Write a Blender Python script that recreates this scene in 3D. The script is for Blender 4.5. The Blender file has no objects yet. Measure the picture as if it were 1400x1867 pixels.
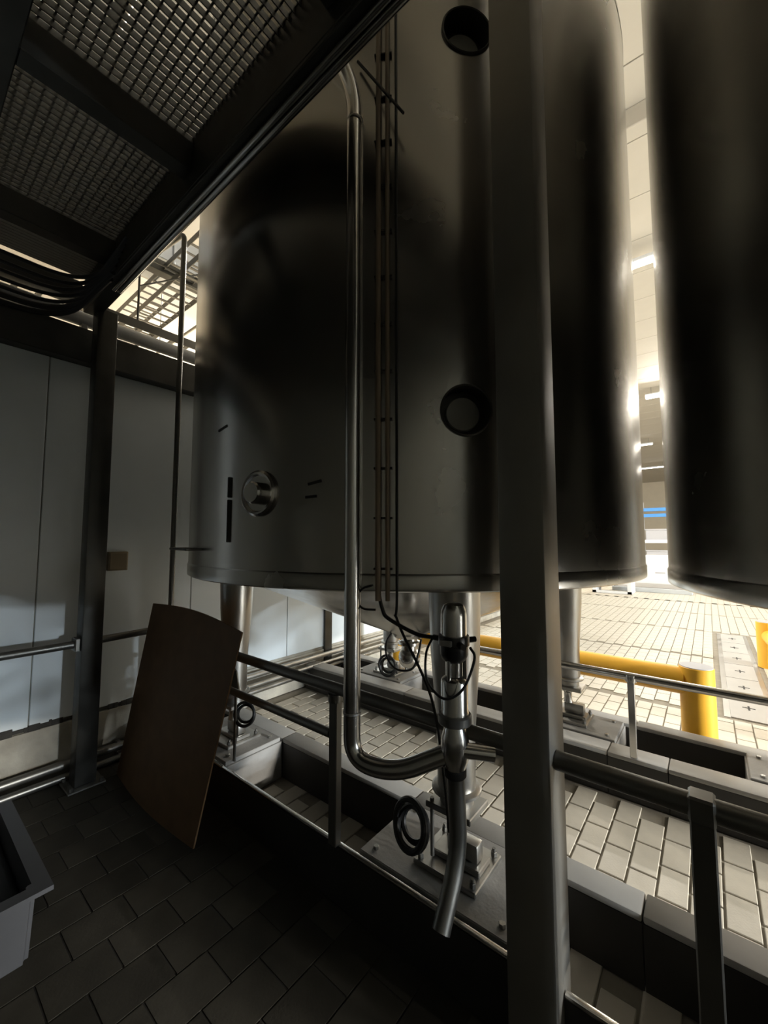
import bpy, bmesh, math, random
from mathutils import Vector, Matrix
random.seed(7)
scn = bpy.context.scene
col = scn.collection
PI = math.pi
R = math.radians

# ------------------------------------------------------------ camera, light, exposure
cam_d = bpy.data.cameras.new('camera')
cam = bpy.data.objects.new('camera', cam_d); col.objects.link(cam)
cam_d.sensor_fit = 'VERTICAL'; cam_d.sensor_height = 24.0
cam_d.lens = 24.0 * 735.0 / 1867.0
cam_d.clip_start = 0.02; cam_d.clip_end = 200
cam.location = (0, 0, 1.7)
cam.rotation_euler = (R(90 + 4.008), 0, R(38.75))
scn.camera = cam
vs = scn.view_settings
vs.view_transform = 'Standard'; vs.look = 'None'; vs.gamma = 1.0; vs.use_curve_mapping = False
vs.exposure = -0.25
world = bpy.data.worlds.new('world'); scn.world = world; world.use_nodes = True
bg = world.node_tree.nodes['Background']; bg.inputs[0].default_value = (0.5, 0.52, 0.5, 1); bg.inputs[1].default_value = 0.002
LAMP_POWER = 260.0
COOL_POWER = 7.0
LAMP_COL = (1.0, 0.94, 0.84)

# ------------------------------------------------------------ materials
def mat(name, colr, rough=0.5, metal=0.0, var=0.0, vscale=8.0, bump=0.0, bscale=60.0, rvar=0.0,
        objvar=0.0, stretch=(1, 1, 1), spec=0.5, aniso=0.0):
    m = bpy.data.materials.new(name); m.use_nodes = True
    nt = m.node_tree; N = nt.nodes; L = nt.links
    b = N['Principled BSDF']
    b.inputs['Base Color'].default_value = (*colr, 1); b.inputs['Roughness'].default_value = rough
    b.inputs['Metallic'].default_value = metal; b.inputs['Specular IOR Level'].default_value = spec
    if aniso: b.inputs['Anisotropic'].default_value = aniso
    if var or bump or rvar or objvar:
        tc = N.new('ShaderNodeTexCoord'); mp = N.new('ShaderNodeMapping'); mp.inputs['Scale'].default_value = stretch
        L.new(tc.outputs['Object'], mp.inputs[0])
    last = None
    if var or rvar:
        n = N.new('ShaderNodeTexNoise'); n.inputs['Scale'].default_value = vscale; n.inputs['Detail'].default_value = 5
        L.new(mp.outputs[0], n.inputs['Vector'])
        if var:
            mr = N.new('ShaderNodeMapRange'); mr.inputs['From Min'].default_value = .25; mr.inputs['From Max'].default_value = .75
            mr.inputs['To Min'].default_value = 1 - var; mr.inputs['To Max'].default_value = 1 + var
            L.new(n.outputs['Fac'], mr.inputs[0])
            hs = N.new('ShaderNodeHueSaturation'); hs.inputs['Color'].default_value = (*colr, 1)
            L.new(mr.outputs[0], hs.inputs['Value']); L.new(hs.outputs[0], b.inputs['Base Color']); last = hs
        if rvar:
            m2 = N.new('ShaderNodeMapRange'); m2.inputs['From Min'].default_value = .3; m2.inputs['From Max'].default_value = .7
            m2.inputs['To Min'].default_value = max(.02, rough - rvar); m2.inputs['To Max'].default_value = rough + rvar
            L.new(n.outputs['Fac'], m2.inputs[0]); L.new(m2.outputs[0], b.inputs['Roughness'])
    if objvar:
        oi = N.new('ShaderNodeObjectInfo'); m3 = N.new('ShaderNodeMapRange')
        m3.inputs['To Min'].default_value = 1 - objvar; m3.inputs['To Max'].default_value = 1 + objvar
        L.new(oi.outputs['Random'], m3.inputs[0])
        h2 = N.new('ShaderNodeHueSaturation')
        if last: L.new(last.outputs[0], h2.inputs['Color'])
        else: h2.inputs['Color'].default_value = (*colr, 1)
        L.new(m3.outputs[0], h2.inputs['Value']); L.new(h2.outputs[0], b.inputs['Base Color'])
    if bump:
        n2 = N.new('ShaderNodeTexNoise'); n2.inputs['Scale'].default_value = bscale; n2.inputs['Detail'].default_value = 4
        L.new(mp.outputs[0], n2.inputs['Vector'])
        bp = N.new('ShaderNodeBump'); bp.inputs['Strength'].default_value = bump; bp.inputs['Distance'].default_value = .01
        L.new(n2.outputs['Fac'], bp.inputs['Height']); L.new(bp.outputs[0], b.inputs['Normal'])
    return m

M = {}
M['tank'] = mat('brushed_stainless_tank', (.50, .49, .465), .24, 1, var=.06, vscale=2.2, rvar=.04, bump=.010, bscale=2.0)
M['weld'] = mat('weld_seam_steel', (.42, .41, .39), .38, 1)
M['steel'] = mat('polished_stainless', (.58, .57, .55), .2, 1, var=.05, vscale=6, rvar=.05)
M['satin'] = mat('satin_stainless', (.42, .41, .385), .36, 1, var=.10, vscale=5, rvar=.08, bump=.03, bscale=40)
M['pale'] = mat('pale_matt_cover', (.42, .41, .37), .45, .2)
M['dull'] = mat('dull_nozzle_steel', (.10, .095, .085), .5, .7)
M['column'] = mat('dull_column_steel', (.30, .285, .255), .5, .6, var=.12, vscale=5, rvar=.08, bump=.03, bscale=40)
M['frame'] = mat('dull_structural_steel', (.20, .195, .18), .42, .9, var=.15, vscale=6, rvar=.08, bump=.05, bscale=30)
M['mezz'] = mat('dark_galvanised_steel', (.085, .083, .075), .45, .8, var=.2, vscale=8, rvar=.1)
M['grating'] = mat('galvanised_grating_steel', (.16, .16, .15), .5, .8)
M['tile'] = mat('cream_floor_tile', (.55, .51, .43), .42, 0, var=.05, vscale=14, bump=.08, bscale=90, objvar=.05)
M['grout'] = mat('grey_grout', (.25, .225, .18), .85, 0, var=.15, vscale=12)
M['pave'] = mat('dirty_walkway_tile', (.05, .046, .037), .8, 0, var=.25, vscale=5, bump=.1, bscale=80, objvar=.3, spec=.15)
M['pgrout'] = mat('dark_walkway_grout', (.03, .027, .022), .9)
M['concrete'] = mat('grey_concrete', (.27, .262, .247), .65, 0, var=.10, vscale=5, bump=.12, bscale=50)
M['curbside'] = mat('shade_dark_curb_side', (.045, .043, .04), .5, .3, var=.15, vscale=6)  # near-black colour stands in for shade on the upright curb faces
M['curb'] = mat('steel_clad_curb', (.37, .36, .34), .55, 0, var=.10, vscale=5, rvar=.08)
M['panel'] = mat('white_wall_panel', (.70, .75, .77), .42, 0, var=.04, vscale=3, bump=.02, bscale=6)
M['stain'] = mat('black_mould_sealant', (.03, .028, .024), .8, 0, var=.3, vscale=20)
M['kerb'] = mat('dirty_concrete_kerb', (.34, .32, .27), .8, 0, var=.25, vscale=7, bump=.2, bscale=40)
M['ceil'] = mat('cream_ceiling_panel', (.52, .48, .41), .6, 0, var=.03, vscale=2)
M['cwall'] = mat('cream_wall', (.66, .58, .45), .6, 0, var=.04, vscale=2)
M['darkwall'] = mat('grey_wall', (.27, .28, .26), .6, 0, var=.1, vscale=2)
M['yellow'] = mat('yellow_safety_paint', (.88, .47, .04), .42, 0, var=.05, vscale=8, bump=.03, bscale=30)
M['cap'] = mat('grey_plastic_cap', (.38, .38, .40), .5)
M['board'] = mat('brown_fibreboard', (.17, .095, .042), .7, 0, var=.14, vscale=10, bump=.06, bscale=120)
M['rubber'] = mat('black_rubber', (.012, .012, .012), .5)
M['plastic'] = mat('black_plastic', (.01, .01, .011), .32)
M['conduit'] = mat('tan_cable_conduit', (.24, .18, .12), .55)
M['tub'] = mat('grey_tub_plastic', (.075, .075, .08), .5, 0, var=.05, vscale=6)
M['white'] = mat('white_plastic', (.62, .62, .62), .45, 0, var=.05, vscale=6)
M['bluesteel'] = mat('blue_rack_paint', (.06, .22, .55), .4)
M['rack'] = mat('light_grey_rack', (.62, .62, .62), .5)
M['duct'] = mat('galvanised_duct', (.55, .58, .61), .4, .6, var=.08, vscale=4)
M['brown'] = mat('brown_box_plastic', (.22, .17, .10), .6)
M['red'] = mat('dim_grey_label', (.3, .3, .29), .5)
M['black'] = mat('dark_marking', (.015, .014, .012), .6)
M['wood'] = mat('pale_pallet_wood', (.45, .38, .27), .8, 0, var=.15, vscale=9)
def emis(name, c, s):
    m = bpy.data.materials.new(name); m.use_nodes = True
    b = m.node_tree.nodes['Principled BSDF']; b.inputs['Base Color'].default_value = (*c, 1)
    b.inputs['Emission Color'].default_value = (*c, 1); b.inputs['Emission Strength'].default_value = s
    return m
M['glow'] = emis('lamp_diffuser_glow', (1.0, .95, .86), 9.0)
# brick-textured far floor, where single tiles are too small to see
def far_floor_mat():
    m = bpy.data.materials.new('far_cream_tile_floor'); m.use_nodes = True
    N = m.node_tree.nodes; L = m.node_tree.links; b = N['Principled BSDF']; b.inputs['Roughness'].default_value = .42
    tc = N.new('ShaderNodeTexCoord'); mp = N.new('ShaderNodeMapping'); mp.inputs['Rotation'].default_value = (0, 0, R(90))
    bk = N.new('ShaderNodeTexBrick'); bk.inputs['Color1'].default_value = (.55, .51, .43, 1); bk.inputs['Color2'].default_value = (.52, .48, .405, 1)
    bk.inputs['Mortar'].default_value = (.25, .225, .18, 1); bk.inputs['Scale'].default_value = 1.0
    bk.inputs['Brick Width'].default_value = .24; bk.inputs['Row Height'].default_value = .128; bk.inputs['Mortar Size'].default_value = .004
    L.new(tc.outputs['Object'], mp.inputs[0]); L.new(mp.outputs[0], bk.inputs[0]); L.new(bk.outputs[0], b.inputs['Base Color'])
    return m
M['farfloor'] = far_floor_mat()

# ------------------------------------------------------------ mesh helpers
class MB:
    def __init__(s): s.bm = bmesh.new()
    def _add(s, geom_verts, mtx):
        bmesh.ops.transform(s.bm, matrix=mtx, verts=geom_verts)
    def box(s, x0, x1, y0, y1, z0, z1, bev=0.0, seg=1, mtx=None):
        t = bmesh.new(); bmesh.ops.create_cube(t, size=1)
        bmesh.ops.transform(t, matrix=Matrix.Translation(((x0+x1)/2, (y0+y1)/2, (z0+z1)/2)) @ Matrix.Diagonal((x1-x0, y1-y0, z1-z0, 1)), verts=t.verts)
        if bev: bmesh.ops.bevel(t, geom=list(t.edges), offset=bev, segments=seg, affect='EDGES', profile=.5)
        if mtx: bmesh.ops.transform(t, matrix=mtx, verts=t.verts)
        s.merge(t); return s
    def merge(s, t):
        mp = {}
        for v in t.verts: mp[v] = s.bm.verts.new(v.co)
        for f in t.faces:
            try: s.bm.faces.new([mp[v] for v in f.verts])
            except ValueError: pass
        t.free()
    def lathe(s, prof, n=48, origin=(0, 0, 0), mtx=None, cap0=True, cap1=True):
        t = bmesh.new(); rings = []
        for r, z in prof:
            if r < 1e-6: rings.append([t.verts.new((0, 0, z))])
            else: rings.append([t.verts.new((r*math.cos(2*PI*i/n), r*math.sin(2*PI*i/n), z)) for i in range(n)])
        for a, b in zip(rings, rings[1:]):
            for i in range(n):
                j = (i+1) % n
                if len(a) == 1 and len(b) == 1: continue
                if len(a) == 1: t.faces.new((a[0], b[j], b[i]))
                elif len(b) == 1: t.faces.new((a[i], a[j], b[0]))
                else: t.faces.new((a[i], a[j], b[j], b[i]))
        if cap0 and len(rings[0]) > 1: t.faces.new(list(reversed(rings[0])))
        if cap1 and len(rings[-1]) > 1: t.faces.new(rings[-1])
        bmesh.ops.recalc_face_normals(t, faces=t.faces)
        mm = Matrix.Translation(origin)
        if mtx: mm = mm @ mtx
        bmesh.ops.transform(t, matrix=mm, verts=t.verts); s.merge(t); return s
    def cyl(s, p0, p1, r, n=20, r1=None, bev=0.0):
        p0 = Vector(p0); p1 = Vector(p1); d = p1-p0; h = d.length
        q = Vector((0, 0, 1)).rotation_difference(d.normalized()).to_matrix().to_4x4()
        r1 = r if r1 is None else r1
        if bev: prof = [(r-bev, 0), (r, bev), (r1, h-bev), (r1-bev, h)]
        else: prof = [(r, 0), (r1, h)]
        return s.lathe(prof, n, p0, q)
    def tube(s, pts, r, n=12, closed=False):
        t = bmesh.new(); P = [Vector(p) for p in pts]; K = len(P); rings = []; up = None
        for i, p in enumerate(P):
            if closed: d = P[(i+1) % K] - P[i-1]
            else: d = P[min(i+1, K-1)] - P[max(i-1, 0)]
            d.normalize()
            if up is None:
                up = Vector((0, 0, 1)) if abs(d.z) < .9 else Vector((1, 0, 0))
            up = (up - d*up.dot(d)); up.normalize(); sd = d.cross(up)
            rr = r[i] if isinstance(r, (list, tuple)) else r
            rings.append([t.verts.new(p + (up*math.cos(2*PI*k/n) + sd*math.sin(2*PI*k/n))*rr) for k in range(n)])
        prs = list(zip(rings, rings[1:]))
        if closed: prs.append((rings[-1], rings[0]))
        for a, b in prs:
            for k in range(n): t.faces.new((a[k], a[(k+1) % n], b[(k+1) % n], b[k]))
        if not closed: t.faces.new(rings[0]); t.faces.new(rings[-1])
        bmesh.ops.recalc_face_normals(t, faces=t.faces); s.merge(t); return s
    def build(s, name, m, parent=None, loc=None, ang=35):
        me = bpy.data.meshes.new(name); s.bm.to_mesh(me); s.bm.free()
        me.materials.append(m if not isinstance(m, str) else M[m])
        for p in me.polygons: p.use_smooth = True
        me.set_sharp_from_angle(angle=R(ang))
        o = bpy.data.objects.new(name, me); col.objects.link(o)
        if loc: o.location = loc
        if parent: o.parent = parent
        return o
def rnd(pts, rad=.1, n=6):
    """polyline with its corners rounded"""
    P = [Vector(p) for p in pts]; out = [P[0]]
    for i in range(1, len(P)-1):
        a = P[i-1]-P[i]; b = P[i+1]-P[i]; k = min(rad, a.length*.48, b.length*.48)
        s = P[i]+a.normalized()*k; e = P[i]+b.normalized()*k
        for j in range(n+1):
            t = j/n; out.append(s*(1-t)**2 + P[i]*2*t*(1-t) + e*t*t)
    out.append(P[-1]); return out
def spl(pts, n=8):
    """catmull-rom curve through points"""
    P = [Vector(p) for p in pts]; P = [P[0]*2-P[1]] + P + [P[-1]*2-P[-2]]; out = []
    for i in range(1, len(P)-2):
        for j in range(n):
            t = j/n; a, b, c, d = P[i-1:i+3]
            out.append(.5*((2*b)+(c-a)*t+(2*a-5*b+4*c-d)*t*t+(3*b-a-3*c+d)*t**3))
    out.append(P[-2]); return out
def empty(name, loc=(0, 0, 0), rz=0):
    o = bpy.data.objects.new(name, None); col.objects.link(o); o.location = loc; o.rotation_euler = (0, 0, rz); o.empty_display_size = .1
    return o
def tag(o, label, cat, group=None, kind=None):
    o['label'] = label; o['category'] = cat
    if group: o['group'] = group
    if kind: o['kind'] = kind
    return o
def struct(o, label=None, cat=None):
    o['kind'] = 'structure'
    if label: o['label'] = label
    if cat: o['category'] = cat
    return o
def copy_of(o, name, parent=None, loc=None):
    c = o.copy(); c.name = name; col.objects.link(c)
    if parent is not None: c.parent = parent
    if loc is not None: c.location = loc
    return c
def copy_tree(o, parent=None):
    c = o.copy(); col.objects.link(c); c.parent = parent
    for ch in list(o.children): copy_tree(ch, c)
    return c

# ------------------------------------------------------------ floor, walls, ceiling
TX, TY = .128, .24
def tile_mesh(w, l, h=.012, bev=.003):
    t = MB().box(-w/2, w/2, -l/2, l/2, -h, 0, bev)
    return t
CURB = .27
floor = struct(MB().box(-9.5, 26, 1.44, 48, -.2, -.008).build('floor', 'grout'), 'cream brick tile floor of the lit hall around the tanks', 'floor')
base_tile = tile_mesh(TX-.010, TY-.010).build('tile', 'tile', floor)
tiles = []
y_top = 14.0
occupied = [(-3.11, -2.45, 1.44, 2.03), (-1.34, -.56, 1.44, 2.03), (.10, .80, 1.44, 2.03), (-3.7, 4, 1.89, 2.04), (-3.7, 4, 3.15, 3.35), (-3.7, 4, 3.72, 3.87),
            (.02, .47, 5.2, 9.75)]
ix = 0
x = -3.60
while x < 3.0:
    off = (ix % 2) * TY/2
    y = 1.46 + off - TY
    while y < y_top:
        cx, cy = x + TX/2, y + TY/2
        l = TY-.010
        y0, y1 = cy-l/2, cy+l/2
        if y0 < 1.455: y0 = 1.455
        for gy in (5.2, 7.62, 9.75, 12.0):           # expansion joints
            w = .05 if gy == 5.2 else .022
            if y0 < gy+w and y1 > gy-w:
                if (y0+y1)/2 < gy: y1 = min(y1, gy-w)
                else: y0 = max(y0, gy+w)
        if y1-y0 > .05 and not any(a < cx < b and c-.02 < (y0+y1)/2 < d+.02 for a, b, c, d in occupied):
            tiles.append((cx, (y0+y1)/2, y1-y0))
        y += TY
    x += TX; ix += 1
F = Vector((-math.sin(R(38.75)), math.cos(R(38.75)))); Rr = Vector((math.cos(R(38.75)), math.sin(R(38.75))))
def inview(t):
    p = Vector((t[0], t[1])); w = p.dot(F)
    if w < .5: return False
    u = 700+735*p.dot(Rr)/w
    return -20 < u < 1420 and not (t[1] < 2.1 and t[0] < -2.5)
tiles.sort(key=lambda t: (not inview(t), math.hypot(t[0], t[1])))
first = True; stuff = MB()
for i, (cx, cy, l) in enumerate(tiles):
    if i < 296:
        if abs(l-(TY-.010)) < 1e-4:
            if first: base_tile.location = (cx, cy, 0); first = False
            else: copy_of(base_tile, 'tile', floor, (cx, cy, 0))
        else:
            c = copy_of(base_tile, 'tile', floor, (cx, cy, 0)); c.scale = (1, l/(TY-.010), 1)
    else: stuff.box(cx-(TX-.010)/2, cx+(TX-.010)/2, cy-l/2, cy+l/2, -.012, 0)
so = stuff.build('tile_field', 'tile', floor); so['kind'] = 'stuff'
MB().box(-9.5, 26, 14.01, 48, -.05, 0).build('far_paving', 'farfloor', floor)
MB().box(3.0, 26, 1.44, 14.0, -.05, 0).build('far_paving', 'farfloor', floor)
MB().box(-9.5, -3.9, 1.44, 14.0, -.05, 0).build('far_paving', 'farfloor', floor)

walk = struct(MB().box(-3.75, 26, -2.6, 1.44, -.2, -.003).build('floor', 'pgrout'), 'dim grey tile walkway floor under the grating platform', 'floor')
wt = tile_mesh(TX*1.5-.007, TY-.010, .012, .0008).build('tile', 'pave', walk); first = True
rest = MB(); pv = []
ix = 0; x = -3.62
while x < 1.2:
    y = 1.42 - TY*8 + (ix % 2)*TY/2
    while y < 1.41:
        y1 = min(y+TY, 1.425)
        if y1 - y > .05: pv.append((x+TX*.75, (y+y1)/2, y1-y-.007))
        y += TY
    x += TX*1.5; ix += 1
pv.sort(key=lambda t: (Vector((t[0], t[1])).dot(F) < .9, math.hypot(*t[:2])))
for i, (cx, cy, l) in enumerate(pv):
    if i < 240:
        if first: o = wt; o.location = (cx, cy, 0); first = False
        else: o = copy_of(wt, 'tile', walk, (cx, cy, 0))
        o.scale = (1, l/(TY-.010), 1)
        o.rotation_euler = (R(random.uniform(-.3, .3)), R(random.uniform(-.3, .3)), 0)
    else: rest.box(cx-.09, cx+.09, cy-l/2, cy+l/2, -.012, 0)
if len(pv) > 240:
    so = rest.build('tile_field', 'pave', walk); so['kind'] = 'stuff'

# low panel wall on the left
WX = -3.75
wall = struct(MB().box(WX-.14, WX-.012, -2.6, 14.0, 0, 3.30).build('wall_left', 'kerb'), 'low wall of white sandwich panels on a dirty concrete kerb', 'wall')
pan = None
for i in range(15):
    y0 = -2.6 + i*1.106; w = 1.100
    m = MB().box(WX-.012, WX, y0, y0+w, .40, 3.06, .004)
    m.build('panel', 'panel', wall)
MB().box(WX-.012, WX+.012, -2.6, 14.0, 0, .37, .01, 2).build('kerb', 'kerb', wall)
# ragged dark sealant line between panel and kerb
m = MB(); y = -2.4
while y < 1.9:
    l = random.uniform(.015, .07)
    h = .010+random.random()**3*.035
    m.box(WX-.005, WX+.006+random.random()*.004, y, y+l, .385-h*.8, .388+h, .002); y += l*.93
m.build('sealant', 'stain', wall)
# panel post on the wall beyond the tank leg
MB().box(WX, WX+.03, 3.48, 3.60, .0, 3.06, .004).build('post', 'mezz', wall)
beam_wall = tag(MB().box(WX-.02, WX+.10, -2.6, 14.0, 3.06, 3.32, .006).build('wall_beam', 'mezz'), 'dark steel beam running along the top of the low panel wall', 'beam')

# outer shell of the hall
HZ = 7.5
def slabwall(name, b, m, label):
    return struct(MB().box(*b).build(name, m), label, 'wall')
slabwall('wall_far', (-9.6, 26.1, 48, 48.2, 0, HZ), 'cwall', 'cream end wall of the long hall')
slabwall('wall_outer', (-9.8, -9.5, -2.8, 48.2, 0, HZ), 'cwall', 'cream outer wall seen above the low panel wall')
slabwall('wall_right', (26, 26.2, -2.8, 48.2, 0, HZ), 'cwall', 'cream side wall of the hall beyond the right tank')
slabwall('wall_back', (-9.6, 26.1, -2.8, -2.6, 0, HZ), 'darkwall', 'grey wall behind the walkway')
slabwall('wall_light_block', (5.0, 5.2, -2.6, 1.6, 0, HZ), 'panel', 'white wall added out of view to block hall light from the walkway')  # added unseen wall, keeps light from the right off the walkway
ceiling = struct(MB().box(-9.6, 26.1, -2.7, 48, HZ+.02, HZ+.2).build('ceiling', 'grout'), 'cream panelled ceiling of the hall', 'ceiling')
cp = None
for j in range(44):
    y0 = -2.65 + j*1.15
    if cp is None:
        cp = MB().box(-9.55, 26.05, 0, 1.135, HZ, HZ+.03, .004).build('panel', 'ceil', ceiling); cp.location = (0, y0, 0)
    else: copy_of(cp, 'panel', ceiling, (0, y0, 0))
tag(MB().box(-9.5, 26, 5.98, 6.22, HZ-.28, HZ, .01).build('ceiling_beam', 'ceil'), 'white ceiling beam crossing above the gap between the tanks', 'beam')

# ------------------------------------------------------------ lamps (real fixtures with an area light each)
lamp0 = None
def lamp(x, y, z, label, power, tilt=0, rz=0, cl=LAMP_COL, group='ceiling batten lamps'):
    global lamp0
    t = empty('batten_lamp', (x, y, z), R(rz)); tag(t, label, 'lamp', group)
    if lamp0 is None:
        h = MB().box(-.80, .80, -.10, .10, .0, .07, .01).build('housing', 'white', t)
        d = MB().box(-.78, .78, -.085, .085, -.05, -.001, .02, 2).build('diffuser', 'glow', t)
        r1 = MB().cyl((-.6, 0, .03), (-.6, 0, HZ-z), .006, 8).build('hanger', 'frame', t)
        r2 = copy_of(r1, 'hanger', t, (1.2, 0, 0)); lamp0 = (h, d, r1, r2)
        hd = (h, d)
    else:
        q = [copy_of(o, o.name.split('.')[0], t) for o in lamp0]; hd = q[:2]
    for o in hd: o.rotation_euler = (R(-tilt), 0, 0)
    ld = bpy.data.lights.new('lamp_light', 'AREA'); ld.shape = 'RECTANGLE'; ld.size = 1.55; ld.size_y = .16
    ld.energy = LAMP_POWER*power; ld.color = cl
    lo = bpy.data.objects.new('lamp_light', ld); col.objects.link(lo); lo.parent = t; lo.location = (0, -.06*math.sin(R(tilt)), -.06*math.cos(R(tilt))); lo.rotation_euler = (R(-tilt), 0, 0)
lamp(-.85, 9.05, 7.15, 'glaring lamp seen in the gap between the two tanks', .1)
for y, w, pw in ((9.05, 'nearest', .1), (18.0, 'second', .9), (27.0, 'third', .3), (36.0, 'last', .3)):
    for x, s in ((-3.0, 'left of the aisle'), (-.85, 'over the aisle'), (2.6, 'right of the aisle'), (6.2, 'farther right')):
        if y == 9.05 and x < 0: continue
        lamp(x, y, 7.15, '%s row batten lamp hung from the hall ceiling %s' % (w, s), pw, 36 if y == 18.0 else 0)
for x, y, z, w, pw in ((15.5, 3.0, 6.6, 'nearest', .75), (19.5, 4.0, 4.4, 'second', 2.4), (23.0, 5.0, 3.5, 'third', 1.1), (23.8, 2.9, 3.0, 'fourth', 1.1), (24.6, 3.9, 2.4, 'fifth', 1.1), (25.3, 5.6, 2.0, 'sixth', 1.1)):
    lamp(x, y, z, '%s white lamp far along the tank row on the right' % w, COOL_POWER*pw, 76, -90, (.80, .91, 1.0) if x > 20 else LAMP_COL)
lamp(-6.9, 5.2, 7.15, 'lamp over the service aisle behind the low wall', 4.5)
lamp(-6.9, 11.0, 7.15, 'farther lamp over the service aisle behind the low wall', 4.5)

# ------------------------------------------------------------ curbs around the leg pads
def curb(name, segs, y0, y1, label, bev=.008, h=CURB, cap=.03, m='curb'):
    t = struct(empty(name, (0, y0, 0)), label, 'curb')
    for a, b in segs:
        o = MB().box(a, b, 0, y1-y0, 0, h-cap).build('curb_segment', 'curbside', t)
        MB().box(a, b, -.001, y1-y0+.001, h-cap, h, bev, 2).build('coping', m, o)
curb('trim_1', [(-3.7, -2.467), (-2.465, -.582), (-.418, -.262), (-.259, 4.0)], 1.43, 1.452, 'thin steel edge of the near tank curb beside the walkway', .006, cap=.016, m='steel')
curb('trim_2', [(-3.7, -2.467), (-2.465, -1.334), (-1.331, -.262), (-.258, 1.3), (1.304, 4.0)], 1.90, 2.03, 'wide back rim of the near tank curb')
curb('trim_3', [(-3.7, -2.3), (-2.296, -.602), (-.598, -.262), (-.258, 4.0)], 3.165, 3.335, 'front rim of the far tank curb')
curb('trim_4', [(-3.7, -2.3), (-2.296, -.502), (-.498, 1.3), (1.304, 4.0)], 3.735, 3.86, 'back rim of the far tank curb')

CX, CY, TR = -1.84, 2.607, 1.562
TS = 3.235
LEGS = [(-2.75, 1.68), (-.93, 1.68), (-.93, 3.55), (-2.75, 3.55)]
PADS = {0: (-3.11, -2.467, 1.453, 1.899), 1: (-1.33, -.585, 1.453, 1.899), 2: (-1.33, -.57, 3.336, 3.734), 3: (-3.11, -2.467, 3.336, 3.734)}
nm = ['under the front left leg by the brown board', 'under the front leg behind the valve', 'under the back right leg', 'under the back left leg']
def pad(x0, x1, y0, y1, label):
    t = empty('leg_pad', ((x0+x1)/2, (y0+y1)/2, 0)); tag(t, label, 'concrete pad', 'concrete pads under the tank legs')
    w, l = (x1-x0)/2, (y1-y0)/2
    MB().box(-w, w, -l, l, 0, .25, .004).build('block', 'concrete', t)
    MB().box(-w+.01, w-.01, -l+.01, l-.01, .25, .278, .004).build('cover_plate', 'concrete', t)
    b0 = None
    for sx in (-1, 1):
        for sy in (-1, 1):
            p = (sx*(w-.07), sy*(l-.06), 0)
            if b0 is None: b0 = MB().cyl((0, 0, .278), (0, 0, .292), .014, 6, bev=.002).build('bolt', 'satin', t); b0.location = p
            else: copy_of(b0, 'bolt', t, p)
for k, b in PADS.items(): pad(*b, 'grey concrete pad ' + nm[k] + ' of the middle tank')
for k, b in PADS.items():
    pad(b[0]+TS, b[1]+TS, b[2], b[3], 'grey concrete pad under the %s leg of the right-hand tank' % ['front left', 'front right', 'back right', 'back left'][k])

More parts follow.
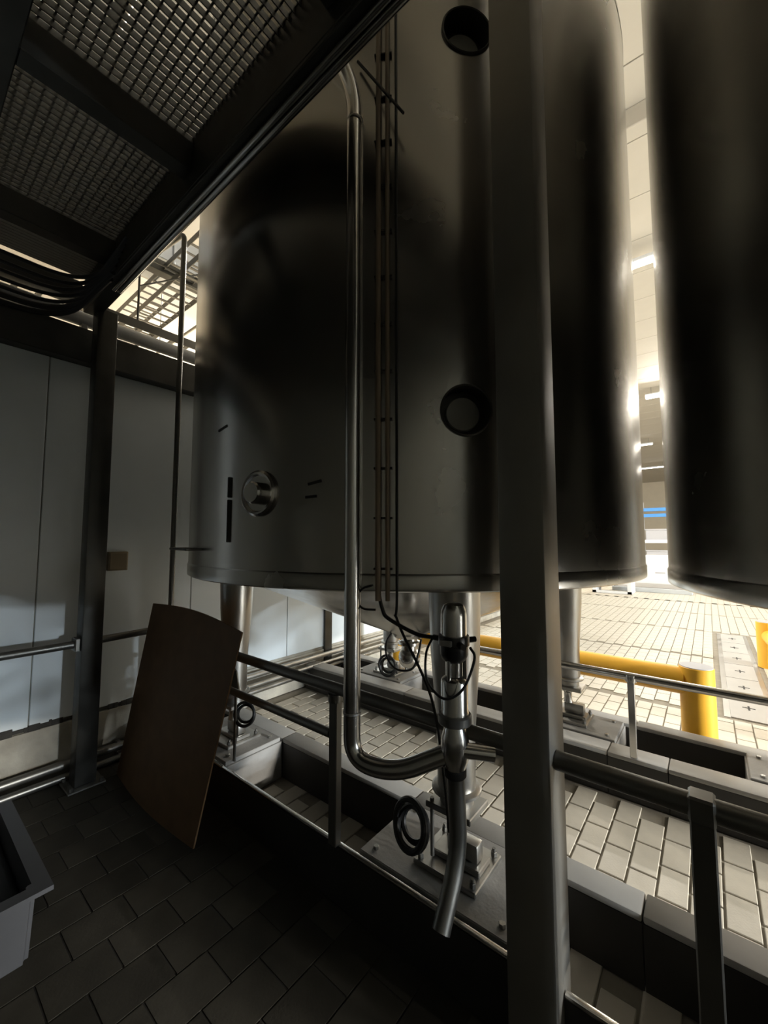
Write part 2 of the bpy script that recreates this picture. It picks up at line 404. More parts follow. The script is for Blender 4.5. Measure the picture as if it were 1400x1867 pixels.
# ------------------------------------------------------------ tanks
def on_tank(ang, z, r=TR):
    a = R(ang); return Vector((r*math.cos(a), r*math.sin(a), z))
def radial(ang, z, r=TR):
    """matrix whose local +Z points straight out of the shell"""
    a = R(ang); q = Vector((0, 0, 1)).rotation_difference(Vector((math.cos(a), math.sin(a), 0))).to_matrix().to_4x4()
    return Matrix.Translation(on_tank(ang, z, r)) @ q
def tank(cx, cy, label, ports=()):
    t = empty('storage_tank', (cx, cy, 0)); tag(t, label, 'tank', 'stainless steel storage tanks')
    zb, zt = 1.49, 4.80
    nz = 14; zs = [zb+.075+(zt-zb-.075)*i/nz for i in range(nz+1)]
    sm = MB(); sm.lathe([(TR, z) for z in zs] + [(TR-.012, z) for z in reversed(zs)] + [(TR, zs[0])], 160, cap0=False, cap1=False)
    bmesh.ops.remove_doubles(sm.bm, verts=sm.bm.verts, dist=1e-5)
    sh = sm.build('shell', 'tank', t)
    if ports:
        cut = MB()
        for a, z, r in ports: cut.lathe([(r, -.15), (r, .15)], 64, mtx=radial(a, z))
        co = cut.build('cutter', 'tank'); co.location = (cx, cy, 0)
        bpy.context.view_layer.update()
        md = sh.modifiers.new('holes', 'BOOLEAN'); md.operation = 'DIFFERENCE'; md.object = co; md.solver = 'EXACT'
        bpy.context.view_layer.update()
        me = bpy.data.meshes.new_from_object(sh.evaluated_get(bpy.context.evaluated_depsgraph_get()))
        sh.modifiers.clear(); sh.data = me
        for p in me.polygons: p.use_smooth = True
        me.set_sharp_from_angle(angle=R(35))
        bpy.data.objects.remove(co)
    dome = [(TR, zt)] + [(TR*math.cos(a), zt+1.2*math.sin(a)) for a in [PI/2*i/16 for i in range(1, 16)]] + [(0, zt+1.2)]
    MB().lathe(dome, 160, cap0=False).build('dome', 'tank', t)
    MB().lathe([(TR-.02, zb+.006), (TR-.006, zb), (TR+.004, zb+.006), (TR+.005, zb+.012), (TR+.005, zb+.066), (TR, zb+.075)], 160, cap0=False, cap1=False).build('skirt', 'tank', t)
    MB().lathe([(TR-.02, zb+.006), (TR-.25, zb-.02), (.14, .99), (.12, .96), (0, .96)], 128, cap0=False).build('cone_bottom', 'steel', t)
    for z in (4.80,):
        w = MB(); w.lathe([(TR, z-.006), (TR+.002, z-.003), (TR+.002, z+.003), (TR, z+.006)], 128, cap0=False, cap1=False).build('weld_seam', 'weld', t)
    # legs with gusset and foot flange
    for k, (lx, ly) in enumerate(LEGS):
        x, y = lx-CX, ly-CY
        lg = MB().lathe([(.119, 1.56), (.118, 1.40), (.112, 1.2), (.092, .92), (.085, .80), (.085, .60)], 36, (x, y, 0)).build('leg', 'satin', t)
        a = math.atan2(y, x)
        mm = Matrix.Translation((x, y, 0)) @ Matrix.Rotation(a, 4, 'Z')
        MB().lathe([(.10, .585), (.11, .592), (.11, .604), (.10, .610)], 24, (x, y, 0)).build('foot_flange', 'satin', lg)
        g = MB(); g.box(-.30, -.10, -.006, .006, 1.36, 1.44, .002, mtx=mm); g.build('gusset', 'satin', lg)
    # bottom outlet
    on = MB().lathe([(.06, .97), (.06, .93), (.085, .92), (.085, .90), (.06, .89), (.06, .84)], 28).build('outlet', 'steel', t)
    MB().lathe([(0, .72)]+[(.085*math.cos(a), .80+.085*math.sin(a)) for a in [-PI/2+PI*i/12 for i in range(1, 11)]]+[(.058, .862)], 28, cap1=True).build('outlet_valve', 'steel', on)
    return t
tA = tank(CX, CY, 'large stainless tank standing in the middle of the picture behind the valve', ((-46.0, 2.235, .106), (-45.0, 3.95, .110)))
tB = tank(CX+TS, CY, 'stainless tank at the right edge, next to the lit gap')
# round stub nozzles with blank covers
def stub(t, ang, z, r, depth, lab):
    n = MB().lathe([(r+.004, -.012), (r+.004, .006), (r, .009), (r-.004, .006), (r-.004, -depth), (0, -depth-.002)], 56, mtx=radial(ang, z), cap0=False).build('nozzle', 'dull', t)
    n['label'] = lab
    MB().lathe([(r*.70, -depth-.002), (r*.70, -depth+.012), (r*.66, -depth+.018), (0, -depth+.018)], 40, mtx=radial(ang, z), cap0=False).build('sight_cover', 'pale', n)
stub(tA, -46.0, 2.235, .106, .07, 'round dark recessed nozzle with a pale cover')
stub(tA, -45.0, 3.95, .110, .085, 'upper round dark recessed nozzle')
# low sight port on the left side
n = MB().lathe([(.105, -.01), (.105, .012), (.095, .020), (.086, .018), (.080, .008), (0, .006)], 40, mtx=radial(-80.5, 1.912), cap0=False).build('sight_port', 'steel', tA)
MB().lathe([(.05, .0), (.05, .045), (.043, .052), (0, .052)], 28, mtx=radial(-80.5, 1.912), cap0=False).build('port_knob', 'steel', n)
# dark level gauge strips and bracket shelf on the left side
for z0, z1 in ((1.905, 2.005), (1.69, 1.895)):
    MB().box(-.008, .008, -.006, .006, 0, z1-z0, .003, mtx=Matrix.Translation((0, 0, z0)) @ Matrix.Translation(on_tank(-88.3, 0, TR+.004)) @ Matrix.Rotation(R(-88.3), 4, 'Z')).build('gauge_strip', 'black', tA)
MB().box(-.30, .02, -.02, .13, 0, .014, .003, mtx=Matrix.Translation(on_tank(-100, 1.645, TR)) @ Matrix.Rotation(R(-10), 4, 'Z') @ Matrix.Translation((0, -.06, 0))).build('bracket_shelf', 'mezz', tA)
for a, z, w, tl in ((-91.3, 2.26, .085, .16), (-69.6, 1.945, .065, .2), (-70.2, 1.885, .055, .06)):
    MB().box(-w/2, w/2, -.002, .002, -.006, .006, .001, mtx=Matrix.Translation(on_tank(a, z, TR+.001)) @ Matrix.Rotation(R(a+90), 4, 'Z') @ Matrix.Rotation(-tl, 4, 'Y')).build('lug', 'black', tA)

# ------------------------------------------------------------ load-cell mounts under the legs
def mount(x, y, rz, label):
    t = empty('load_cell_mount', (x, y, .278), rz); tag(t, label, 'tank foot', 'load cell mounts under the tank legs')
    MB().box(-.15, .15, -.13, .13, 0, .022, .004).build('base_plate', 'satin', t)
    MB().box(-.10, .13, -.055, .055, .022, .048, .004).build('lower_bracket', 'satin', t)
    MB().box(-.035, .11, -.03, .03, .05, .125, .008, 2).build('cell_body', 'satin', t)
    MB().lathe([(.036, .125), (.03, .15), (.03, .20), (.045, .215), (.045, .235)], 20, (-.01, 0, 0)).build('rocker_pin', 'steel', t)
    MB().box(-.11, .11, -.09, .09, .235, .262, .004).build('top_plate', 'satin', t)
    MB().lathe([(.075, .262), (.075, .318)], 28).build('leg_socket', 'satin', t)
    b0 = None
    for sx, sy in ((-1, -1), (-1, 1), (1, -1), (1, 1)):
        p = (sx*.125, sy*.105, 0)
        if b0 is None: b0 = MB().cyl((0, 0, .022), (0, 0, .042), .014, 6, bev=.002).cyl((0, 0, .042), (0, 0, .055), .008, 10).build('bolt', 'frame', t); b0.location = p
        else: copy_of(b0, 'bolt', t, p)
    for sy in (-1, 1):
        MB().cyl((-.085, sy*.072, .03), (-.085, sy*.072, .275), .009, 10).build('tie_bolt', 'frame', t)
pos = ['beside the brown board, under the front left tank leg', 'under the front tank leg behind the drain pipe', 'under the back right tank leg beside the yellow rail', 'under the back left tank leg in the bright gap']
for k, (x, y) in enumerate(LEGS): mount(x, y, [0, 0, 0, 0][k], 'steel load cell mount ' + pos[k])
for k, (x, y) in enumerate(LEGS):
    mount(x+TS, y, 0, 'steel load cell mount under the %s leg of the right-hand tank' % ['front left', 'front right', 'back right', 'back left'][k])

def coil(c, r, nrm, label, rt=.009, turns=4):
    """hank of cable: several wobbly turns"""
    n = Vector(nrm).normalized(); u = n.cross(Vector((0, 0, 1))).normalized(); v = n.cross(u)
    pts = []
    for i in range(turns*28):
        a = 2*PI*i/28; rr = r + .35*rt*math.sin(i*.37) + rt*1.1*math.sin(i/28*2.1)
        pts.append(Vector(c)+u*rr*math.cos(a)+v*rr*math.sin(a)+n*(rt*1.5*math.sin(i/28*1.9+.5)+rt*.6*math.cos(i*.21)))
    return tag(MB().tube(pts, rt, 8).build('cable_coil', 'rubber'), label, 'cable', 'coiled load cell cables')
coil((-1.07, 1.53, .45), .08, (-.25, -1, .25), 'thick black coil of cable hanging beside the front tank leg', .013, 5)
coil((-2.42, 1.56, .56), .062, (.5, -1, .2), 'black coil of cable beside the brown board', .009)
coil((-2.66, 3.38, .395), .088, (.1, -1, .05), 'black coil of cable at the back left leg in the bright gap', .013)

# ------------------------------------------------------------ columns
def column(cx, cy, s, z1, label, m):
    t = empty('support_column', (cx, cy, 0)); tag(t, label, 'column', 'steel platform columns')
    MB().box(-s/2, s/2, -s/2, s/2, .012, z1, .008, 2).build('shaft', m, t)
    return t
c = column(-.499, 1.441, .158, 5.6, 'wide square steel column in the foreground right of the valve', 'column')
MB().box(-.13, .13, -.13, .13, 0, .013, .003).build('base_plate', 'satin', c)
c = column(-3.50, .98, .128, 3.42, 'dark square steel column by the left wall', 'mezz')
MB().box(-.11, .11, -.11, .11, 0, .013, .003).build('base_plate', 'frame', c)
for sx in (-1, 1):
    for sy in (-1, 1): MB().cyl((sx*.088, sy*.088, .013), (sx*.088, sy*.088, .035), .012, 6).build('anchor_bolt', 'frame', c)

# ------------------------------------------------------------ railings
def rail(pts, r, name='handrail'): return MB().tube(pts, r, 18)
g = empty('guard_railing', (-1.44, 1.42, CURB)); tag(g, 'steel railing along the curb between the board and the wide column', 'railing', 'steel railings')
def rel(o, p): return tuple(Vector(p)-o.location)
def rails(t, pts, r, name, m='frame'): return MB().tube([rel(t, p) for p in pts], r, 18).build(name, m, t)
rails(g, [(-3.43, 1.42, .985), (-.581, 1.42, .985)], .027, 'top_rail')
rails(g, [(-3.43, 1.42, .765), (-1.47, 1.42, .765)], .022, 'middle_rail')
MB().box(*[q for q in (-.026, .026, -.02, .02)], 0, .70, .004).build('post', 'frame', g)
MB().box(-1.2, -1.15, -.02, .02, 0, .70, .004).build('post', 'frame', g)
MB().lathe([(.036, .655), (.036, .69)], 18).build('collar', 'frame', g)
g = empty('guard_railing', (-.045, 1.42, 0)); tag(g, 'steel railing to the right of the wide column', 'railing', 'steel railings')
rails(g, [(-.418, 1.42, .985), (2.8, 1.42, .985)], .030, 'top_rail')
MB().box(-.028, .028, -.018, .018, 0, .96, .004).build('post', 'frame', g)
MB().box(1.3, 1.356, -.018, .018, 0, .96, .004).build('post', 'frame', g)
MB().box(-.030, .030, -.034, .034, .952, 1.018, .006).build('bracket', 'frame', g)
g = empty('guard_railing', (-.445, 3.19, CURB)); tag(g, 'bright steel railing on the far curb in front of the yellow rail', 'railing', 'steel railings')
rails(g, [(-1.75, 3.19, .79), (2.6, 3.19, .79)], .026, 'top_rail', 'steel')
MB().box(-.021, .021, -.014, .014, 0, .50, .003).build('post', 'steel', g)
MB().box(1.6, 1.64, -.014, .014, 0, .50, .003).build('post', 'steel', g)
MB().box(-1.30, -1.26, -.014, .014, 0, .50, .003).build('post', 'steel', g)
MB().lathe([(.034, .488), (.036, .51), (.034, .532)], 18).build('collar', 'steel', g)
g = empty('guard_railing', (-3.5, .47, 0)); tag(g, 'dark handrail along the left panel wall', 'railing', 'steel railings')
rails(g, [(-3.5, -2.0, .97), (-3.5, .914, .97)], .026, 'top_rail')
rails(g, [(-3.5, 1.046, .975), (-3.5, 1.38, .982)], .026, 'top_rail')
MB().box(-.022, .022, -.018, .018, 0, .95, .004).build('post', 'frame', g)
MB().box(-.05, .05, .415, .443, .925, 1.015, .004).build('clamp', 'frame', g)

# pipes along the foot of the left wall
for i, (x, z, r, l) in enumerate(((-3.66, .10, .030, 'upper dark pipe along the foot of the left wall'), (-3.62, .03, .026, 'lower dark pipe on the floor along the left wall'))):
    o = MB().tube([(x, -2.4, z), (x, 1.40, z)], r, 14); t = empty('floor_pipe', (0, 0, 0)); tag(t, l, 'pipe', 'pipes at the wall foot')
    o.build('pipe', 'frame', t)
    for y in (-.6, .45, 1.25): MB().box(x-.04, x+.01, y-.015, y+.015, 0, z+r+.006, .003).build('saddle', 'frame', t)
for i, (x, z, r, l) in enumerate(((-3.66, .33, .028, 'upper pale pipe along the wall behind the middle tank'), (-3.60, .255, .022, 'middle pale pipe along the wall behind the middle tank'), (-3.66, .17, .026, 'lower pale pipe along the wall behind the middle tank'))):
    t = empty('wall_pipe', (0, 0, 0)); tag(t, l, 'pipe', 'pale pipes along the wall behind the tank')
    MB().tube([(x, 2.1, z), (x, 9.0, z)], r, 14).build('pipe', 'satin', t)
    for y in (2.3, 3.3, 4.6, 6.4, 8.6): MB().box(WX+.012, x, y-.012, y+.012, z-.012, z+.012, .002).build('bracket', 'satin', t)
# thin vertical pipe in front of the tank
t = empty('riser_pipe', (-3.36, 1.457, 0)); tag(t, 'thin vertical steel pipe in front of the left side of the tank', 'pipe')
MB().tube(rnd([(0, .02, .0), (0, .02, 4.30), (-.35, -.02, 4.30)], .06), .021, 16).build('pipe', 'frame', t)
MB().lathe([(.034, .0), (.034, .02), (.024, .03)], 16, (0, .02, 0)).build('foot_flange', 'frame', t)
# small box on the wall
t = empty('junction_box', (WX, 1.205, 1.533)); tag(t, 'small brown box on the panel wall beside the dark column', 'junction box')
MB().box(0, .05, -.07, .07, -.075, .075, .006, 2).build('body', 'brown', t); MB().box(.05, .056, -.06, .06, -.065, .065, .002).build('lid', 'brown', t)

# ------------------------------------------------------------ leaning board
def board():
    bm = bmesh.new(); nx, nz = 14, 14; vv = {}
    for s in (0, 1):
        for i in range(nx+1):
            for j in range(nz+1):
                u, v = i/nx, j/nz
                xb = -3.44+1.15*u; xt = -3.42+1.325*u
                x = xb+(xt-xb)*v
                yb = 1.18-.02*math.sin(PI*u); yt = 1.375-.05*u + .0*u
                y = yb+(yt-yb)*v - .045*math.sin(PI*v)*0 + .03*math.sin(PI*u)*(v-.5)
                z = .0+1.205*v + v*(.035*math.sin(PI*u) - .03*u)
                vv[s, i, j] = bm.verts.new((x, y - s*.009, z))
    for i in range(nx):
        for j in range(nz):
            bm.faces.new([vv[0, i, j], vv[0, i, j+1], vv[0, i+1, j+1], vv[0, i+1, j]])
            bm.faces.new([vv[1, i, j], vv[1, i+1, j], vv[1, i+1, j+1], vv[1, i, j+1]])
    for i in range(nx):
        for j in (0, nz): bm.faces.new([vv[0, i, j], vv[0, i+1, j], vv[1, i+1, j], vv[1, i, j]])
    for j in range(nz):
        for i in (0, nx): bm.faces.new([vv[0, i, j], vv[1, i, j], vv[1, i, j+1], vv[0, i, j+1]])
    bmesh.ops.recalc_face_normals(bm, faces=bm.faces)
    m = MB(); m.merge(bm); return m
tag(board().build('fibreboard_sheet', 'board'), 'bowed brown fibreboard sheet leaning on the corner railing', 'board')
# small grey plate tilted behind the railing beside the leg
t = MB()
bm = bmesh.new(); P = [(-2.80, 1.012), (-2.74, 1.012), (-2.44, .845), (-2.40, .72), (-2.80, .72)]
f = [bm.verts.new((x, 1.50, z)) for x, z in P]; bk = [bm.verts.new((x, 1.508, z)) for x, z in P]
bm.faces.new(f); bm.faces.new(list(reversed(bk)))
for i in range(5): bm.faces.new([f[i], bk[i], bk[(i+1) % 5], f[(i+1) % 5]])
bmesh.ops.recalc_face_normals(bm, faces=bm.faces); t.merge(bm)
sp = empty('splash_plate', (-2.62, 1.5, CURB)); tag(sp, 'grey steel plate with a slanted corner behind the railing next to the board', 'steel plate')
o = t.build('plate', 'frame', sp); o.location = (2.62, -1.5, -CURB)
MB().box(-.17, -.15, .008, .02, 0, .5, .002).build('stay', 'frame', sp); MB().box(.15, .17, .008, .02, 0, .5, .002).build('stay', 'frame', sp)

# ------------------------------------------------------------ product pipe, valve stack
PA = (-1.125, 1.20)
t = empty('product_pipe', (PA[0], PA[1], .85)); tag(t, 'tall vertical steel pipe bending at the bottom to the valve', 'pipe')
path = rnd([(PA[0]-.10, PA[1]-.12, 3.93), (PA[0]-.005, PA[1], 3.70), (PA[0], PA[1], .845), (PA[0]+.19, PA[1]+.03, .845), (-.75, 1.315, .945)], .17, 10)
MB().tube([rel(t, p) for p in path], .0335, 24).build('pipe', 'steel', t)
for z in (3.52, 1.02): MB().lathe([(.0335, z-.85), (.036, z-.848), (.036, z-.842), (.0335, z-.84)], 24, cap0=False, cap1=False).build('weld_ring', 'weld', t)

VX, VY = -.735, 1.32
t = empty('valve_stack', (VX, VY, 0)); tag(t, 'pneumatic valve with black control head on the drain pipe', 'valve')
MB().lathe([(0, 1.475), (.02, 1.474), (.036, 1.466), (.045, 1.448), (.047, 1.43), (.047, 1.352)], 36, cap1=True).build('actuator', 'steel', t)
hd = MB().lathe([(.054, 1.358), (.056, 1.35), (.056, 1.325), (.05, 1.32), (.05, 1.29), (.042, 1.272), (.028, 1.262), (0, 1.26)], 32, cap0=True).build('control_head', 'plastic', t)
for a in (-40, 175, 60): MB().cyl((.05*math.cos(R(a)), .05*math.sin(R(a)), 1.335), (.09*math.cos(R(a)), .09*math.sin(R(a)), 1.335), .011, 12).build('cable_gland', 'plastic', hd)
MB().box(-.022, .022, -.064, -.05, 1.328, 1.348, .002).build('indicator', 'red', hd)
MB().lathe([(.030, 1.27), (.030, 1.215), (.044, 1.205), (.048, 1.195), (.048, 1.10), (.05, 1.095), (.05, 1.075), (.036, 1.065)], 32).build('valve_bonnet', 'steel', t)
for a in (20, 160, 270): MB().cyl((.038*math.cos(R(a)), .038*math.sin(R(a)), 1.20), (.038*math.cos(R(a)), .038*math.sin(R(a)), 1.275), .007, 10).build('yoke_rod', 'steel', t)
MB().lathe([(.056, 1.085), (.06, 1.08), (.06, 1.055), (.056, 1.05)], 32).build('clamp_ring', 'frame', t)
MB().lathe([(.034, 1.06), (.04, 1.03), (.048, 1.005), (.05, .97), (.048, .93), (.038, .905), (.034, .885)], 32).build('valve_body', 'steel', t)
MB().lathe([(.034, .9), (.039, .893), (.039, .872), (.034, .866)], 32).build('lower_clamp', 'black', t)
MB().tube([rel(t, p) for p in rnd([(VX, VY, .90), (VX+.012, VY, .62), (VX+.013, VY-.13, .45)], .10, 8)], .030, 22).build('drain_pipe', 'frame', t)
MB().tube([rel(t, p) for p in [(VX+.03, VY, .965), (VX+.12, VY+.06, .955)]], .026, 18).build('side_branch', 'steel', t)
# cables
def cable(pts, r, label, group=None, name='cable', m='rubber', n=8, k=8):
    return tag(MB().tube(spl(pts, k), r, n).build(name, m), label, 'cable', group)
G = 'cables at the valve'
cable([(VX+.085, VY-.04, 1.335), (VX+.105, VY-.05, 1.30), (VX+.07, VY-.07, 1.20), (VX, VY-.075, 1.155), (VX-.07, VY-.07, 1.20), (VX-.10, VY-.03, 1.28), (VX-.09, VY+.0, 1.335)], .0045, 'thin black cable looping under the valve control head', G)
def on(ang, z, dr=.0):
    v = on_tank(ang, z, TR+dr); return (v.x+CX, v.y+CY, z)
cable([on(-59.3, 1.62, .012), on(-59.2, 1.50, .012), on(-58.8, 1.42, -.02), (-1.02, 1.30, 1.385), (-.90, 1.315, 1.34), (VX-.09, VY+.003, 1.335)], .008, 'black cable sweeping from the tank shell to the control head', G)
cable([on(-60.2, 1.52, .02), on(-61.6, 1.505, .02), on(-62.5, 1.465, .02), on(-61.5, 1.43, .02), on(-59.6, 1.425, .02)], .0045, 'small loop of black wire at the lower tank rim', G)
cable([on(-56.55, 4.7, .012), on(-56.55, 3.5, .012), on(-56.55, 2.4, .012), on(-56.55, 1.5, .012), on(-56.5, 1.38, .0), (-.86, 1.36, 1.10), (-.83, 1.40, .80), (-.85, 1.47, .55)], .0055, 'long black cable running down the tank shell past the valve', G, n=8, k=14)
cable([(-1.62, 2.44, 1.0), (-1.62, 2.40, .90), (-1.66, 2.38, .80), (-1.78, 2.36, .78), (-1.88, 2.38, .84), (-1.92, 2.42, .93), (-1.9, 2.46, 1.0)], .008, 'black cable looped under the tank outlet', G)
# conduits clipped to the shell
for a, r, l in ((-59.3, .011, 'tan conduit clipped to the tank shell'), (-57.9, .009, 'second thin conduit on the tank shell next to the black cable')):
    t = empty('cable_conduit', on(a, 1.46, 0)); tag(t, l, 'conduit', 'conduits on the tank shell')
    MB().tube([rel(t, on(a, z, r+.006)) for z in (4.7, 3.5, 2.4, 1.46)], r, 12).build('conduit', 'conduit', t)
    for k in range(15):
        z = 1.585+k*.204
        MB().box(-.003, .014, -.019, .019, -.004, .004, .001, mtx=Matrix.Translation(rel(t, on(a, z, 0))) @ Matrix.Rotation(R(a), 4, 'Z')).build('clip', 'black', t)
tag(MB().tube([(-1.11, 1.20, 3.80), (-.905, 1.255, 3.46)], .006, 8).build('brace_rod', 'black'), 'thin dark diagonal rod from the platform edge to the tank', 'rod')

# ------------------------------------------------------------ platform overhead
mz = empty('platform_frame', (-3.5, .9, 3.4)); tag(mz, 'dark steel frame of the grating platform overhead', 'platform')
def mzb(name, b, bev=.004, m='mezz'):
    x0, x1, y0, y1, z0, z1 = b
    return MB().box(x0+3.5, x1+3.5, y0-.9, y1-.9, z0-3.4, z1-3.4, bev).build(name, m, mz)
def channel(y):  # outer edge channel: web and two flanges, plus toe plate
    mzb('edge_web', (-3.57, 2.2, .855, .87, 3.42, 3.68))
    mzb('edge_flange', (-3.57, 2.2, .855, .955, 3.40, 3.42))
    mzb('edge_flange', (-3.57, 2.2, .855, .955, 3.66, 3.68))
    mzb('toe_plate', (-3.57, 2.2, .945, .955, 3.68, 3.80))
channel(.9)
mzb('inner_beam', (-3.70, 2.2, .03, .22, 3.48, 3.66))
for x in (-2.97, -1.93, -.89, .15, 1.2):
    mzb('joist', (x-.045, x+.045, .22, .855, 3.50, 3.645))
mzb('joist', (-3.70, -3.60, -2.6, .855, 3.50, 3.645))
mzb('deck_plate', (-3.70, 2.2, -2.6, .03, 3.645, 3.66))
for k, y in enumerate((.895, .925)):
    tag(MB().tube([(-3.05, y, 3.385-.0), (2.2, y, 3.385)], .013, 12).build('edge_conduit', 'steel'), ['inner steel conduit under the platform edge beam', 'outer steel conduit under the platform edge beam'][k], 'conduit', 'conduits under the platform edge')
gb = [(-3.55, -3.02, 'grating panel over the cable bend'), (-3.0, -1.98, 'grating panel above the left wall'), (-1.96, -.94, 'grating panel with light showing through, top left'), (-.92, .10, 'grating panel at the top edge of the picture'), (.12, 1.15, 'last grating panel past the top of the picture')]
for k, (x0, x1, l) in enumerate(gb):
    t = empty('floor_grating', (x0, .225, 3.645)); tag(t, l, 'grating', 'platform gratings')
    W = x1-x0; D = .63
    n = int(W/.033); b0 = None
    for i in range(n+1):
        p = (W*i/n, 0, 0)
        if b0 is None: b0 = MB().box(-.0022, .0022, 0, D, .0, .030).build('bearing_bar', 'grating', t)
        else: copy_of(b0, 'bearing_bar', t, p)
    n = int(D/.038); b0 = None
    for i in range(n+1):
        p = (0, D*i/n, 0)
        if b0 is None: b0 = MB().box(-.003, W+.003, -.003, .003, .024, .031).build('cross_bar', 'grating', t)
        else: copy_of(b0, 'cross_bar', t, p)
# bundle of cables curving under the platform corner
for k in range(7):
    x = -3.10-.085*k; z = 3.36-.012*k
    yb = .80-.006*k
    p = rnd([(x, -2.2, z), (x, yb-.02, z), (x+.55+.02*k, yb+.0+.012*k, z+.10)], .30, 10)
    tag(MB().tube(p, .012 if k < 5 else .020, 10).build('power_cable', 'rubber'), ['inmost', 'second', 'third', 'fourth', 'fifth', 'thick sixth', 'thick outermost'][k] + ' black cable of the bundle curving below the platform corner', 'cable', 'cable bundle under the platform')

# ------------------------------------------------------------ above the low wall: trays, pipes, duct
t = empty('wall_top_pipe', (WX+.02, -2.0, 3.42)); tag(t, 'pale insulated pipe lying along the top of the low wall', 'pipe')
MB().cyl((0, 0, 0), (0, 13.5, 0), .055, 24).build('pipe', 'white', t)
for y in (.6, 2.9, 5, 8): MB().box(-.04, .04, y-.02, y+.02, -.10, -.05, .003).build('saddle', 'satin', t)
def ladder(loc, rz, L, W, step, label, m='frame'):
    t = empty('cable_ladder', loc, rz); tag(t, label, 'cable tray', 'cable trays above the low wall')
    for s in (-1, 1): MB().box(0, L, s*W/2-.006, s*W/2+.006, -.04, .04, .002).build('side_rail', m, t)
    r0 = None; k = 0
    while k*step < L-.05:
        if r0 is None: r0 = MB().box(-.018, .018, -W/2, W/2, -.03, -.018).build('rung', m, t); r0.location = (.06, 0, 0)
        else: copy_of(r0, 'rung', t, (.06+k*step, 0, 0))
        k += 1
    return t
ladder((-4.02, -1.5, 3.62), R(90), 10, .28, .14, 'cable tray running just above the low wall')
ladder((-8.6, 2.45, 5.15), 0, 4.6, .42, .2, 'lower ladder tray crossing high behind the wall')
ladder((-8.6, 2.55, 5.62), 0, 4.6, .42, .2, 'upper ladder tray crossing high behind the wall')
for i, (z, y) in enumerate(((4.85, 2.75), (4.93, 2.83))):
    tag(MB().tube([(-8.6, y, z), (-4.2, y, z)], .02, 10).build('overhead_pipe', 'satin'), ['lower', 'upper'][i] + ' thin pipe below the ladder trays', 'pipe', 'thin pipes below the trays')
tag(MB().box(-6.1, -5.95, .5, 8, 5.55, 5.72, .004).build('support_beam', 'mezz'), 'dark beam carrying the trays behind the wall', 'beam')
t = empty('air_duct', (-6.6, 0, 6.2)); tag(t, 'grey metal air duct high behind the low wall', 'duct')
for k in range(7): MB().box(-.35, .35, k*1.3, k*1.3+1.29, -.24, .24, .01).build('duct_section', 'duct', t)
for k in range(8): MB().box(-.38, .38, k*1.3-.015, k*1.3+.015, -.27, .27, .003).build('duct_flange', 'duct', t)
t = empty('tray_hanger', (-5.2, 1.78, 4.4)); tag(t, 'thin hanger frame with diagonal brace behind the wall', 'hanger')
MB().cyl((0, 0, -.8), (0, 0, HZ-4.4), .013, 8).build('rod', 'mezz', t)
MB().cyl((0, .0, .35), (0, .75, .9), .01, 8).build('brace', 'mezz', t)
MB().cyl((0, -.6, .75), (0, 1.1, .75), .013, 8).build('crossbar', 'mezz', t)
for i, (x, y) in enumerate(((-5.6, 1.55), (-7.4, 2.9), (-6.0, 3.0))):
    tag(MB().cyl((x, y, 3.4), (x, y, HZ), .008, 8).build('ceiling_hanger', 'mezz'), ['thin ceiling rod near the dark column', 'thin ceiling rod by the far ladder', 'thin ceiling rod by the dark beam'][i], 'rod', 'ceiling rods')
# equipment above the grating
t = empty('overhead_duct', (-2.6, -1.2, 4.9)); tag(t, 'dark duct above the grating platform', 'duct')
for k in range(4): MB().box(k*1.2, k*1.2+1.19, -.3, .3, -.2, .2, .01).build('duct_section', 'mezz', t)
for k, (y, z) in enumerate(((.25, 5.2), (.42, 5.2), (.9, 5.6))):
    tag(MB().cyl((-3.4, y, z), (2.0, y, z), .05, 16).build('overhead_pipe', 'frame'), ['first', 'second', 'third'][k] + ' dim pipe above the grating', 'pipe', 'pipes above the grating')

# ------------------------------------------------------------ yellow guards, drain cover
def guard(p0, p1, h, r, rz_, rr, label):
    t = empty('impact_guard', (p0[0], p0[1], 0)); tag(t, label, 'barrier', 'yellow impact guards')
    d = Vector((p1[0]-p0[0], p1[1]-p0[1], 0))
    for q in (Vector((0, 0, 0)), d):
        ps = MB().lathe([(r, 0), (r, h-.006), (r-.004, h-.001)], 40, tuple(q)).build('post', 'yellow', t)
        MB().lathe([(r-.004, h-.002), (r-.006, h+.004), (0, h+.004)], 40, tuple(q), cap0=False).build('cap', 'cap', ps)
    u = d.normalized()*(r*.7)
    MB().cyl(tuple(Vector((0, 0, rz_))+u), tuple(d-u+Vector((0, 0, rz_))), rr, 32).build('rail', 'yellow', t)
guard((-.12, 4.12), (-3.05, 4.12), .70, .115, .572, .106, 'yellow round post with a grey cap and long yellow rail behind the tank')
guard((.58, 7.55), (.75, 4.9), .60, .13, .42, .09, 'yellow guard at the right edge beyond the floor drain')
t = empty('floor_drain', (.245, 5.22, 0)); tag(t, 'long grey metal drain cover set in the tile floor', 'drain')
MB().box(-.20, .20, 0, 4.5, -.02, -.003).build('frame', 'satin', t)
for k in range(6):
    p = MB().box(-.15, .15, k*.74+.01, k*.74+.73, -.003, .004, .002).build('cover_plate', 'curb', t)
    MB().box(-.05, .05, k*.74+.36, k*.74+.375, .004, .007).build('slot', 'black', p)
    MB().box(-.008, .008, k*.74+.30, k*.74+.43, .004, .007).build('slot', 'black', p)

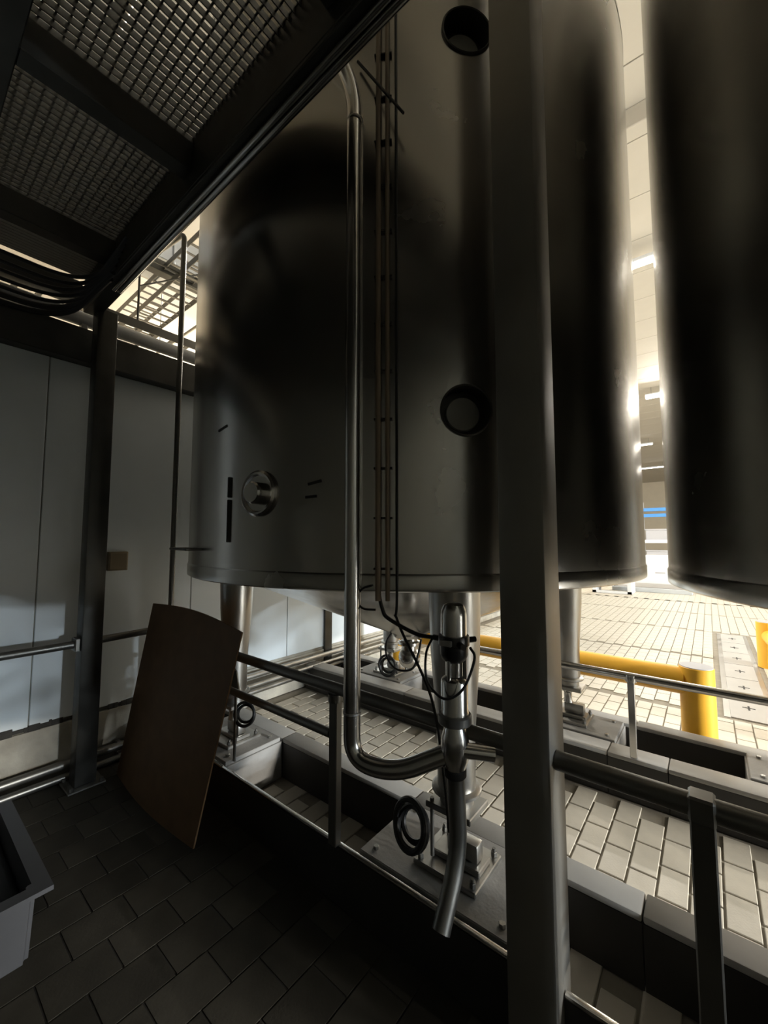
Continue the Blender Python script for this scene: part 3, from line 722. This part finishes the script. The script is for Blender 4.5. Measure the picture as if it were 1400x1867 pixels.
# ------------------------------------------------------------ far end of the hall
def pallet(loc, label):
    t = empty('steel_skid', loc); tag(t, label, 'skid', 'skids on the far floor')
    for x in (-.5, .5): MB().box(x-.06, x+.06, -.4, .4, 0, .30, .005).build('runner', 'rack', t)
    MB().box(-.56, .56, -.4, .4, .30, .40, .005).build('deck', 'rack', t)
    MB().box(-.56, .56, -.4, -.34, 0, .08, .005).build('cross_foot', 'rack', t)
pallet((-2.5, 15.2, 0), 'pale steel skid on the far floor left of the gap')
t = empty('floor_step', (-1.75, 16.6, 0)); tag(t, 'low grey platform at the far end of the aisle', 'platform')
MB().box(-.9, 1.3, -.8, .8, .0, .14, .01).build('base', 'duct', t); MB().box(-.85, 1.25, -.75, .75, .14, .16, .005).build('tread', 'concrete', t)
t = empty('control_cabinet', (-1.75, 17.9, 0)); tag(t, 'white machine with dark slots at the far end of the aisle', 'machine')
MB().box(-.6, .9, -.3, .3, .1, 1.15, .02).build('body', 'rack', t)
MB().box(-.65, .95, -.35, .35, .0, .1, .01).build('plinth', 'mezz', t)
MB().box(-.2, .1, -.315, -.3, .75, .9, .003).build('sign', 'white', t); MB().box(.2, .5, -.312, -.3, .5, .56, .003).build('slot', 'cap', t)
t = empty('storage_rack', (-2.2, 21, 0)); tag(t, 'tall rack with blue beams far down the hall', 'rack')
for x in (-1.4, -.05, 1.3):
    MB().box(x-.04, x+.04, -.5, -.42, 0, 3.4, .005).build('upright', 'rack', t); MB().box(x-.04, x+.04, .42, .5, 0, 3.4, .005).build('upright', 'rack', t)
for z, m in ((3.0, 'bluesteel'), (2.75, 'bluesteel'), (1.65, 'rack'), (.75, 'rack')):
    MB().box(-1.4, 1.3, -.53, -.48, z-.07, z+.07, .005).build('beam', m, t); MB().box(-1.4, 1.3, -.48, .5, z-.02, z+.02, .003).build('shelf', 'rack', t)
for k, (x, z, m) in enumerate(((-.8, .02, 'bluesteel'), (.55, .02, 'bluesteel'), (-.75, .78, 'cap'), (.6, .78, 'cap'), (-.75, 1.68, 'cap'), (.6, 1.68, 'cap'))):
    t = empty('storage_crate', (-2.2+x, 21, z)); tag(t, ['blue crate on the floor left under the far rack', 'blue crate on the floor right under the far rack', 'grey crate low left on the far rack', 'grey crate low right on the far rack', 'grey crate upper left on the far rack', 'grey crate upper right on the far rack'][k], 'crate', 'crates on the far rack')
    MB().box(-.5, .5, -.4, .4, 0, .48, .02).build('box', m, t); MB().box(-.52, .52, -.42, .42, .44, .5, .008).build('rim', m, t)

# ------------------------------------------------------------ white tub at the lower left
t = empty('plastic_tub', (-2.60, .16, 0)); tag(t, 'grey plastic tub with a black liner at the lower left corner', 'tub')
def tubwall(x, y, z0, z1, th, flare):
    bm = bmesh.new()
    def ring(a, b, z): return [bm.verts.new(p) for p in ((-a, -b, z), (a, -b, z), (a, b, z), (-a, b, z))]
    rs = [ring(x-.01, y-.01, z0), ring(x, y, z1), ring(x+flare, y+flare, z1+.012), ring(x+flare, y+flare, z1+.03), ring(x-th, y-th, z1+.03), ring(x-th-.01, y-th-.01, z0+th)]
    for a, b in zip(rs, rs[1:]):
        for i in range(4): bm.faces.new((a[i], a[(i+1) % 4], b[(i+1) % 4], b[i]))
    bm.faces.new(list(reversed(rs[0]))); bm.faces.new(rs[-1])
    bmesh.ops.bevel(bm, geom=[e for e in bm.edges if abs(e.verts[0].co.z-e.verts[1].co.z) > .05], offset=.02, segments=3, affect='EDGES')
    bmesh.ops.recalc_face_normals(bm, faces=bm.faces)
    m = MB(); m.merge(bm); return m
tubwall(.39, .32, 0, .255, .012, .045).build('body', 'tub', t)
m = MB(); m.box(-.372, .372, -.302, .302, .02, .20, .03, 3); m.build('liner', 'rubber', t)
